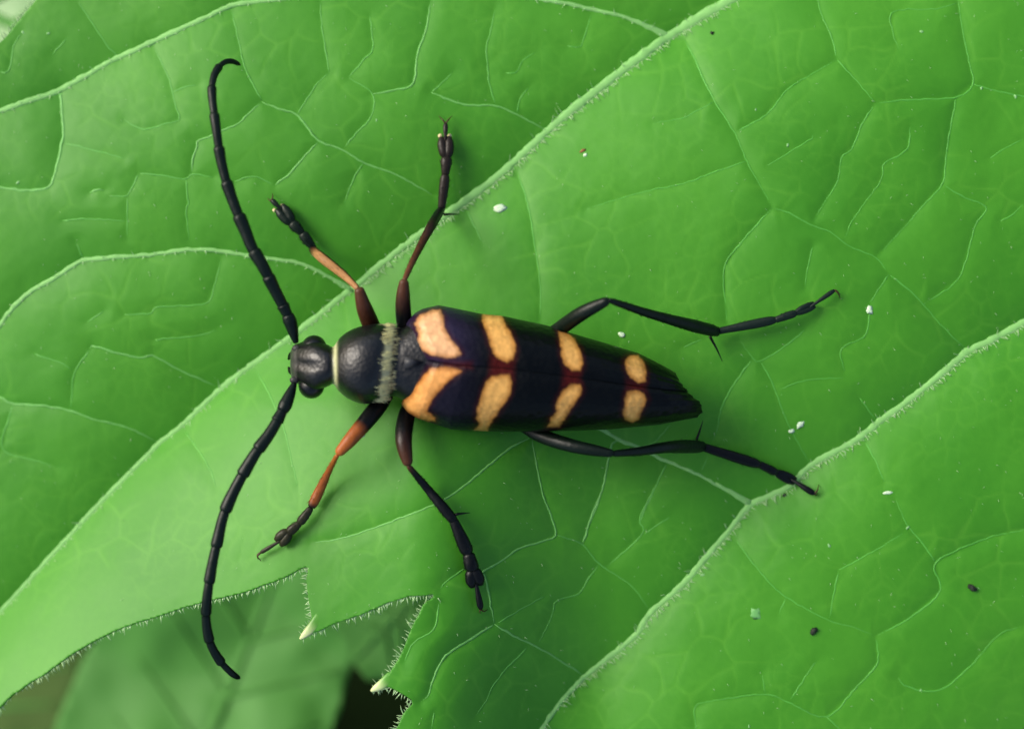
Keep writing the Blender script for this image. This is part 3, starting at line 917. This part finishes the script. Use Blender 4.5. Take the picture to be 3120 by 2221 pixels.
def wing_cover(edge, spots, sgn, xb, xa, label):
    ns_, nu = 300, 84
    s = np.linspace(0, 1, ns_)[:, None]
    u = np.linspace(0, 1, nu)[None, :]
    th = u * math.radians(112)
    lat = np.where(th < math.pi / 2, np.sin(th) ** 0.92, 1 - 0.18 * (1 - np.sin(th)) * 2)
    hgt = np.sign(np.cos(th)) * np.abs(np.cos(th)) ** 0.80
    gb = np.interp(lat, [0, .5, .85, 1], xb) + 0 * s
    ga = np.interp(lat, [0, .5, .85, 1], xa) + 0 * s
    ga = ga + 5 * vnoise(lat * 9 + 3, lat * 0 + (sgn + 2) * 1.7, 1.0, 77) * (lat > 0.03)
    X = gb + (ga - gb) * s
    ys = np.interp(X, SU[:, 0], SU[:, 1])
    yl = np.interp(X, edge[:, 0], edge[:, 1])
    if sgn < 0:
        ys = ys - 0.8
    else:
        ys = ys + 0.8
    Y = ys + (yl - ys) * lat
    zs = np.interp(s[:, 0], [0, .06, .16, .4, .7, .9, 1], [.425, .462, .478, .470, .418, .345, .285])[:, None]
    ze = np.interp(s[:, 0], [0, .1, .4, .7, .9, 1], [.285, .255, .245, .225, .205, .200])[:, None]
    Z = ze + (zs - ze) * hgt
    Z = Z - 0.055 * np.clip(1 - s / 0.045, 0, 1) ** 2 * (hgt > -1)          # the front edge rolls down
    Z = Z - 0.005 * np.exp(-(u / 0.04) ** 2)                                # sunken seam
    Z = Z - 0.012 * np.exp(-((u - 0.30) / 0.10) ** 2) * np.clip(1 - s / 0.22, 0, 1)   # hollow beside the shoulder
    Z = Z - 0.03 * np.clip((s - .95) / .05, 0, 1) ** 2
    V = P(X, Y, Z).reshape(-1, 3)
    x, y = X.ravel(), Y.ravel()
    wob = 2.2 * vnoise(x, y, 1 / 14.0, 12) + 1.2 * vnoise(x, y, 1 / 6.0, 13)
    sheen = (smooth01((1500 - x) / 150) * (0.75 if sgn < 0 else 0.25))[:, None]  # purple sheen at the shoulders, painted into the base colour
    C = np.tile(BLACK, (len(x), 1)) * (1 - sheen) + np.array((0.020, 0.014, 0.042)) * sheen
    r = np.full(len(x), 1e9)
    for p in REDS:
        r = np.minimum(r, sdf(x, y, p))
    w = smooth01((6 - r) / 34)[:, None] * smooth01((60 - np.abs(y - np.interp(x, SU[:, 0], SU[:, 1]))) / 30)[:, None]
    C = C * (1 - w) + RED * w
    ds = np.full(len(x), 1e9)
    for i, p in enumerate(spots):
        d = sdf(x, y, p) + wob
        k = smooth01((2.5 - d) / 7)[:, None]
        halo = (smooth01((20 - d) / 26) * 0.55)[:, None]
        C = C * (1 - halo) + RED * 0.8 * halo
        mot = (1 + 0.16 * vnoise(x, y, 1 / 9.0, 14) + 0.10 * vnoise(x, y, 1 / 4.0, 15))[:, None]
        cs = SPOT * mot
        if i == 0:
            cs = cs * (np.array((1.0, 1.05, 1.9)) if sgn < 0 else np.array((.95, .82, .85)))  # front spots: own tint; the upper one also has sky reflection painted in
        edgek = smooth01((-d - 2) / 16)[:, None]
        cs = cs * (0.62 + 0.38 * edgek) * np.array((1, 1, 1)) * np.where(edgek < 1, np.array((1.0, 0.86, 0.7)) * (1 - edgek) + edgek, 1)
        C = C * (1 - k) + cs * k
    gi_ = np.arange(ns_ * nu).reshape(ns_, nu)
    F = np.stack([gi_[:-1, :-1], gi_[:-1, 1:], gi_[1:, 1:], gi_[1:, :-1]], -1).reshape(-1, 4)
    if sgn > 0:
        F = F[:, ::-1]
    F = F[:, ::-1]
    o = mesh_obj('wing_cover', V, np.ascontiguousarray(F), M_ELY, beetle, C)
    o['label'] = label
    m_ = o.modifiers.new('thickness', 'SOLIDIFY')
    m_.thickness = 0.010
    m_.offset = -1
    return o


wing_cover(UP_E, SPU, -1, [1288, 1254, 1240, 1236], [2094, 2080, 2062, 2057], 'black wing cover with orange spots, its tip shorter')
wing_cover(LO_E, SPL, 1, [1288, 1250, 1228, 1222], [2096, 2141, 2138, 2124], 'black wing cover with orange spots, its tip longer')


# ---- legs
def limb(name, pts, widths, parent, cfun, mat=None, sides=14, flat=0.85, n=40, label=None, stripe=False, end=.6, bristles=0):
    """pts: (px, py, z); widths: full width in photo pixels at even steps along the length; cfun(t) -> colour"""
    q = resample(pts, n)
    t = np.linspace(0, 1, n)
    r = np.interp(t, np.linspace(0, 1, len(widths)), widths) * 0.5
    r = np.convolve(np.pad(r, 2, mode='edge'), np.ones(5) / 5, 'valid')
    r[0] *= 0.6
    r[-1] *= end
    r[1] *= 0.9
    r[-2] *= 0.88
    v, f = tube(P(q[:, 0], q[:, 1], q[:, 2]), r * K * (D - q[:, 2]) / D, sides, flat)
    c = np.repeat(np.array([cfun(a) for a in t]), sides, 0)
    if stripe:
        j = np.tile(np.arange(sides), n)
        c = np.where(((j > sides * .36) & (j <= sides * .62))[:, None], DBROWN * .35, c)
    if bristles:
        prs = [(v, f, c)]
        w3 = P(q[:, 0], q[:, 1], q[:, 2])
        for _ in range(bristles):
            i = int(rng.integers(4, n - 3))
            j = int(rng.integers(0, sides))
            out = v[i * sides + j] - w3[i]
            out = out / (np.linalg.norm(out) + 1e-9)
            tn = w3[i + 1] - w3[i - 1]
            tn = tn / np.linalg.norm(tn)
            sv, sf = spike(v[i * sides + j], out * 0.55 + tn, rng.uniform(7, 13) * K, 0.9 * K)
            prs.append((sv, sf, c[i * sides + j] * 0.5))
        v, f, c = merge(prs)
    o = mesh_obj(name, v, f, mat or M_CHITIN, parent, c)
    if label:
        o['label'] = label
    return o


def grad(*stops):
    xs = [s_[0] for s_ in stops]
    cs = np.array([s_[1] for s_ in stops])
    return lambda t: np.array([np.interp(t, xs, cs[:, k]) for k in range(3)])


def leg(label, femur, fw, fcol, tibia, tw, tcol, spur, tarsus, twid, tarcol, claws, pads=(), stripe=False):
    """tarsus: joints of five segments; z is height over the leaf for tibia end and tarsus"""
    L = limb('leg', femur, fw, beetle, fcol, n=46, sides=18, label=label)
    te = tibia[-1]
    tib = [tibia[0]] + [(x, y, max(z, h1(x, y) + 0.055)) for x, y, z in tibia[1:-1]] + [(te[0], te[1], h1(te[0], te[1]) + te[2])]
    limb('tibia', tib, tw, L, tcol, n=46, sides=14, stripe=stripe, end=.85, bristles=60)
    tz = [h1(x, y) + z for (x, y), z in zip(tarsus, np.linspace(te[2], 0.030, len(tarsus)))]
    nseg = len(tarsus) - 1
    for i in range(nseg):
        a, b = tarsus[i], tarsus[i + 1]
        w0, w1 = twid[i][0] * 1.2, twid[i][1] * 1.2
        if True:
            a = (a[0] - 0.14 * (b[0] - a[0]), a[1] - 0.14 * (b[1] - a[1]))
        last = i == nseg - 1
        pa, pb = (a[0], a[1], tz[i]), (b[0], b[1], tz[i + 1])
        mid_ = tuple((np.array(pa) + np.array(pb)) / 2 + np.array((0, 0, 0.004)))
        if i == nseg - 2:        # the bilobed segment
            dv = np.array(b, float) - np.array(a)
            nv = np.array((-dv[1], dv[0])) / (np.linalg.norm(dv) + 1e-9)
            prs = []
            for sgn in (-1, 1):
                off = nv * sgn * w1 * 0.23
                q = resample([(a[0], a[1], tz[i]), (a[0] + dv[0] * .5 + off[0] * .9, a[1] + dv[1] * .5 + off[1] * .9, tz[i] * .5 + tz[i + 1] * .5), (b[0] + dv[0] * .15 + off[0] * 1.15, b[1] + dv[1] * .15 + off[1] * 1.15, tz[i + 1] - .006)], 14)
                r = np.interp(np.linspace(0, 1, 14), [0, .3, .75, 1], [w0 * .42, w1 * .33, w1 * .31, w1 * .15]) * K
                prs.append((*tube(P(q[:, 0], q[:, 1], q[:, 2]), r, 10, .8), tarcol))
            v, f, c = merge(prs)
            mesh_obj('tarsus_segment', v, f, M_CHITIN, L, c)
        else:
            wd = [w0, (w0 * .6 + w1 * .4), w1, w1 * 0.92] if not last else [w0 * .8, w0, w1, w1]
            limb('tarsus_segment', [pa, mid_, pb], wd, L, lambda t: tarcol, n=16, sides=10, flat=.75, bristles=0 if last else 16)
    e_ = tarsus[-1]
    for cl in claws:
        q = resample([(e_[0], e_[1], tz[-1])] + [(x, y, h1(x, y) + z) for x, y, z in cl], 14)
        v, f = tube(P(q[:, 0], q[:, 1], q[:, 2]), np.linspace(3.0, 0.9, 14) * K, 8)
        mesh_obj('claw', v, f, M_CHITIN, L, np.tile(np.array((0.05, 0.025, 0.012)), (len(v), 1)))
    if spur:
        (x0, y0, z0), (x1, y1, z1) = spur
        q = resample([(x0, y0, h1(x0, y0) + z0), ((x0 + x1) / 2 + 1, (y0 + y1) / 2 - 1, (h1(x0, y0) + z0 + h1(x1, y1) + z1) / 2), (x1, y1, h1(x1, y1) + z1)], 14)
        v, f = tube(P(q[:, 0], q[:, 1], q[:, 2]), np.linspace(4.8, 0.8, 14) * K, 8)
        mesh_obj('spur', v, f, M_CHITIN, L, np.tile(BLACK, (len(v), 1)))
    for x, y, r_ in pads:
        v, f = ellipsoid(P(x, y, h1(x, y) + 0.016), (r_ * K, r_ * K, r_ * K * .8), 10, 8)
        mesh_obj('pad', v, f, M_PAD, L)
    return L


blk = lambda t: np.array((0.0020, 0.0062, 0.0034))  # hind leg black with the leaf's green reflection painted in
S3 = lambda pl: [(550 + x / 1.7467, 120 + y / 1.7467) for x, y in pl]
S4 = lambda pl: [(550 + x / 1.674, 1150 + y / 1.674) for x, y in pl]
S5 = lambda pl: [(1550 + x / 2.03, 800 + y / 2.03) for x, y in pl]


def z3(pl, zs):
    return [(x, y, z) for (x, y), z in zip(pl, zs)]


GB = np.array((0.004, 0.010, 0.005))
# front leg beside the raised antenna
leg('front leg with brown thigh and pale tan shin', z3(S3([(1055, 1600), (1010, 1510), (975, 1420), (948, 1322)]), (.20, .25, .30, .325)), [44, 52, 54, 50, 40, 28],
    grad((0, BLACK), (.3, DBROWN * .7), (.6, DBROWN), (1, DBROWN * 1.7)),
    z3(S3([(945, 1328), (880, 1265), (800, 1200), (735, 1148), (700, 1118)]), (.325, .26, .18, .11, .045)), [18, 22, 27, 30, 31, 26],
    grad((0, TAN * .9), (.85, TAN), (.94, DBROWN), (1, BLACK)), None,
    S3([(705, 1108), (645, 1030), (590, 975), (535, 905), (485, 855)]), [(17, 28), (18, 29), (17, 36), (10, 14)], GB,
    [[(822, 612, .03), (816, 604, .005)], [(831, 600, .03), (830, 590, .005)]], [(860, 628, 7), (836, 641, 6)], True)
# middle leg on the same side
leg('middle leg with dark brown thigh, toes beside the long pale vein', z3(S3([(1200, 1600), (1190, 1510), (1184, 1400), (1190, 1278)]), (.20, .25, .31, .345)), [40, 46, 49, 47, 40, 26],
    grad((0, BLACK), (.45, BLACK * 2.5), (.75, DBROWN), (1, DBROWN * 1.6)),
    z3(S3([(1190, 1285), (1232, 1190), (1290, 1075), (1345, 975), (1388, 905)]), (.345, .28, .19, .11, .055)), [16, 19, 22, 25, 30, 28],
    grad((0, DBROWN * 2.2), (.5, DBROWN), (.85, BLACK * 2), (1, BLACK)), ((1352, 654, .05), (1398, 654, .03)),
    S3([(1390, 895), (1410, 715), (1416, 625), (1409, 535), (1411, 448)]), [(19, 26), (19, 30), (20, 38), (9, 13)], np.array((0.014, 0.010, 0.007)),
    [[(1347, 365, .03), (1337, 354, .005)], [(1367, 365, .03), (1377, 354, .005)]], [(1341, 415, 7), (1370, 415, 7)])
# front leg, other side
leg('front leg with orange red knee and shin', z3(S4([(1060, 70), (990, 170), (890, 290), (800, 392)]), (.20, .25, .30, .31)), [44, 54, 53, 48, 42, 28],
    grad((0, BLACK), (.52, BLACK), (.62, ORANGE * .7), (1, ORANGE)),
    z3(S4([(800, 395), (760, 470), (712, 570), (668, 660)]), (.31, .22, .13, .045)), [15, 17, 22, 28, 32, 28],
    grad((0, ORANGE * .9), (.9, ORANGE * .8), (.97, DBROWN), (1, BLACK)), None,
    S4([(660, 672), (605, 745), (550, 790), (505, 835), (408, 893)]), [(17, 24), (17, 26), (16, 36), (8, 11)], np.array((0.020, 0.020, 0.008)),
    [[(785, 1695, .03), (796, 1709, .005)], [(784, 1690, .03), (786, 1703, .005)]])
# middle leg, other side
leg('middle leg with glossy black brown thigh, toes beside the toothed margin', z3(S4([(1185, 120), (1152, 200), (1138, 320), (1162, 450)]), (.20, .25, .31, .325)), [46, 52, 54, 52, 44, 28],
    grad((0, BLACK), (.5, BLACK), (.8, DBROWN * .8), (1, DBROWN * 1.3)),
    z3(S4([(1160, 448), (1245, 550), (1320, 640), (1395, 730)]), (.325, .22, .13, .05)), [17, 21, 25, 29, 34, 31],
    grad((0, DBROWN * 1.4), (.12, BLACK), (1, BLACK)), ((1388, 1567, .06), (1432, 1562, .05)),
    S4([(1395, 735), (1470, 905), (1490, 985), (1508, 1052), (1532, 1180)]), [(23, 36), (30, 38), (26, 44), (11, 17)], BLACK,
    [[(1474, 1862, .02), (1486, 1856, .005)], [(1462, 1862, .02), (1464, 1868, .004)]])
# hind legs
leg('hind leg bent high, its foot out on the open leaf', z3(S5([(180, 500), (310, 412), (460, 310), (620, 232)]), (.20, .27, .37, .42)), [36, 42, 46, 46, 40, 26],
    blk, z3(S5([(618, 232), (850, 310), (1080, 375), (1290, 428)]), (.42, .30, .17, .055)), [18, 24, 28, 33, 40, 36],
    blk, ((2163, 1025, .06), (2201, 1101, .05)),
    S5([(1280, 428), (1660, 352), (1780, 310), (1875, 268), (2015, 172)]), [(15, 25), (17, 21), (14, 22), (8, 12)], np.array((0.005, 0.012, 0.008)),
    [[(2553, 893, .03), (2561, 912, .005)], [(2549, 886, .03), (2560, 898, .005)]], [(2479, 929, 5)])
leg('hind leg close along the abdomen, its foot on the second pale vein', z3(S5([(80, 1000), (200, 1070), (400, 1135), (650, 1182)]), (.19, .23, .29, .31)), [40, 44, 44, 41, 36, 24],
    blk, z3(S5([(640, 1182), (800, 1168), (1000, 1140), (1200, 1138)]), (.31, .24, .15, .06)), [20, 25, 30, 35, 42, 38],
    blk, ((2122, 1340, .06), (2142, 1281, .05)),
    S5([(1200, 1140), (1560, 1252), (1660, 1300), (1755, 1345), (1890, 1430)]), [(20, 28), (19, 22), (16, 26), (10, 16)], BLACK,
    [[(2490, 1494, .03), (2494, 1476, .005)], [(2486, 1508, .02), (2492, 1502, .004)]])


# ---- antennae: eleven joints each
def antenna(path, label, widths):
    fine = resample(path, 400)
    s = np.r_[0, np.cumsum(np.linalg.norm(np.diff(P(fine[:, 0], fine[:, 1], fine[:, 2]), axis=0), axis=1))]
    s /= s[-1]
    cuts = np.cumsum([0, .095, .03, .10, .085, .115, .105, .105, .10, .09, .085, .09])
    cuts /= cuts[-1]
    root = None
    for i in range(11):
        a, b = cuts[i] - (0.004 if i else 0), cuts[i + 1]
        t = np.linspace(a, b, 18)
        q = np.stack([np.interp(t, s, fine[:, k]) for k in range(3)], -1)
        w = np.interp((a + b) / 2, np.linspace(0, 1, len(widths)), widths)
        u = np.linspace(0, 1, 18)
        if i == 0:
            prof = np.interp(u, [0, .1, .35, .75, .95, 1], [.5, .62, .95, 1.25, 1.05, .5])
        elif i == 10:
            prof = np.interp(u, [0, .1, .6, .9, 1], [.72, .9, .95, .7, .2])
        else:
            prof = np.interp(u, [0, .08, .5, .9, .97, 1], [.84, .90, .97, 1.09, 1.08, .9])
        v, f = tube(P(q[:, 0], q[:, 1], q[:, 2]), prof * w * .62 * K, 12)
        c = np.tile(np.array((0.0022, 0.0070, 0.0046)), (len(v), 1))  # green light bounced off the leaf is painted into the dark antenna colour
        if i == 0:
            root = mesh_obj('antenna', v, f, M_CHITIN, beetle, c)
            root['label'] = label
        else:
            mesh_obj('antenna_segment', v, f, M_CHITIN, root, c)


up = [(902, 1044), (879, 967), (836, 881), (802, 813), (768, 755), (745, 698), (716, 630), (690, 555), (672, 481), (657, 378), (646, 290), (650, 240), (664, 210), (684, 191), (708, 188), (733, 199)]
lo = [(897, 1168), (870, 1232), (828, 1311), (777, 1383), (723, 1476), (684, 1562), (663, 1646), (646, 1723), (632, 1813), (628, 1885), (640, 1956), (669, 2010), (705, 2049), (731, 2066)]
antenna(z3(up, np.interp(np.linspace(0, 1, len(up)), [0, .2, .6, 1], [.30, .40, .42, .24])), 'antenna sweeping over the open leaf, hooked at the tip', [25, 28, 29, 30, 29, 26, 24, 22, 20, 17, 12])
antenna(z3(lo, np.interp(np.linspace(0, 1, len(lo)), [0, .2, .6, 1], [.30, .38, .40, .20])), 'antenna curving past the toothed leaf margin', [25, 28, 29, 29, 28, 26, 25, 24, 23, 21, 14])


# ------------------------------------------------------------------ flecks and grains lying on the leaf
def fleck(name, x, y, rx, ry, rot, mat, label, cat, group=None, hgt=0.32):
    v, f = ellipsoid((0, 0, 0), (1, 1, 1), 10, 7)
    v = v * (1 + 0.30 * rng.normal(0, 1, (len(v), 1)).clip(-1.5, 1.5) * (np.abs(v[:, 2:3]) < .98))
    v = v * np.array((rx * K, ry * K, min(rx, ry) * K * hgt))
    c, s = math.cos(rot), math.sin(rot)
    v = np.stack([v[:, 0] * c - v[:, 1] * s, v[:, 0] * s + v[:, 1] * c, v[:, 2]], -1)
    o = mesh_obj(name, v, f, mat)
    o.location = tuple(P(x, y, h1(x, y) + min(rx, ry) * K * hgt * 0.5))
    tag(o, label, cat, group)
    return o


fleck('white_fleck', 1526, 637, 17, 13, 0.2, M_WHITE, 'bright round white fleck beside the middle leg spur', 'fleck')
fleck('white_fleck', 1893, 1020, 9, 8, 0, M_WHITE, 'tiny white fleck between abdomen and bent hind shin', 'fleck')
fleck('white_fleck', 2650, 943, 9, 12, 0.3, M_WHITE, 'tiny white fleck beyond the bent hind foot', 'fleck')
fleck('white_fleck', 2438, 1293, 15, 8, 0.6, M_WHITE, 'larger of two white crumbs lying above the hind foot on the vein', 'fleck')
fleck('white_fleck', 2412, 1313, 9, 7, 0.2, M_WHITE, 'smaller of two white crumbs lying above the hind foot on the vein', 'fleck')
fleck('white_fleck', 2708, 1500, 15, 5, 0.1, M_WHITE, 'thin white sliver beyond the hind foot on the vein', 'fleck')
fleck('white_fleck', 1104, 1324, 9, 9, 0, M_WHITE, 'white fleck beside the orange red knee', 'fleck')
for x, y, r in ((2141, 1751, 8), (2526, 1662, 7), (2766, 1607, 7), (2805, 2102, 6), (2808, 97, 7), (2303, 335, 5), (2282, 2212, 6), (2400, 443, 6), (1147, 367, 5), (70, 100, 7), (147, 102, 6), (55, 556, 7), (2990, 270, 7), (3095, 295, 8)):
    fleck('white_fleck', x, y, r * .8, r * .5, rng.uniform(0, 3), M_FAINT, 'tiny pale speck on the open leaf surface', 'fleck', 'pale specks scattered over the leaf')
fleck('pale_scale', 2303, 1870, 15, 17, 0.4, M_SCALE, 'faint pale round scale near the lone dark grain', 'scale', None, 0.10)
fleck('seed_husk', 1776, 460, 9, 5, 0.5, M_BROWN, 'tiny brown husk with a pale crumb beside it', 'husk')
fleck('white_fleck', 1783, 474, 6, 5, 0.2, M_WHITE, 'pale crumb touching the tiny brown husk', 'fleck')
fleck('dark_grain', 2962, 1790, 13, 8, -0.6, M_FRASS, 'dark oval grain ringed by veinlets, larger one', 'grain', None, 0.8)
fleck('dark_grain', 2480, 1921, 13, 8, 0.9, M_FRASS, 'dark oval grain near the faint pale round scale', 'grain', None, 0.8)
fleck('dark_grain', 2390, 1508, 6, 4, 0.4, M_FRASS, 'minute dark grain beside the second pale vein', 'grain', None, 0.8)
fleck('dark_grain', 2170, 101, 6, 5, 0, M_FRASS, 'minute dark grain beside the thick end of the long vein', 'grain', None, 0.8)
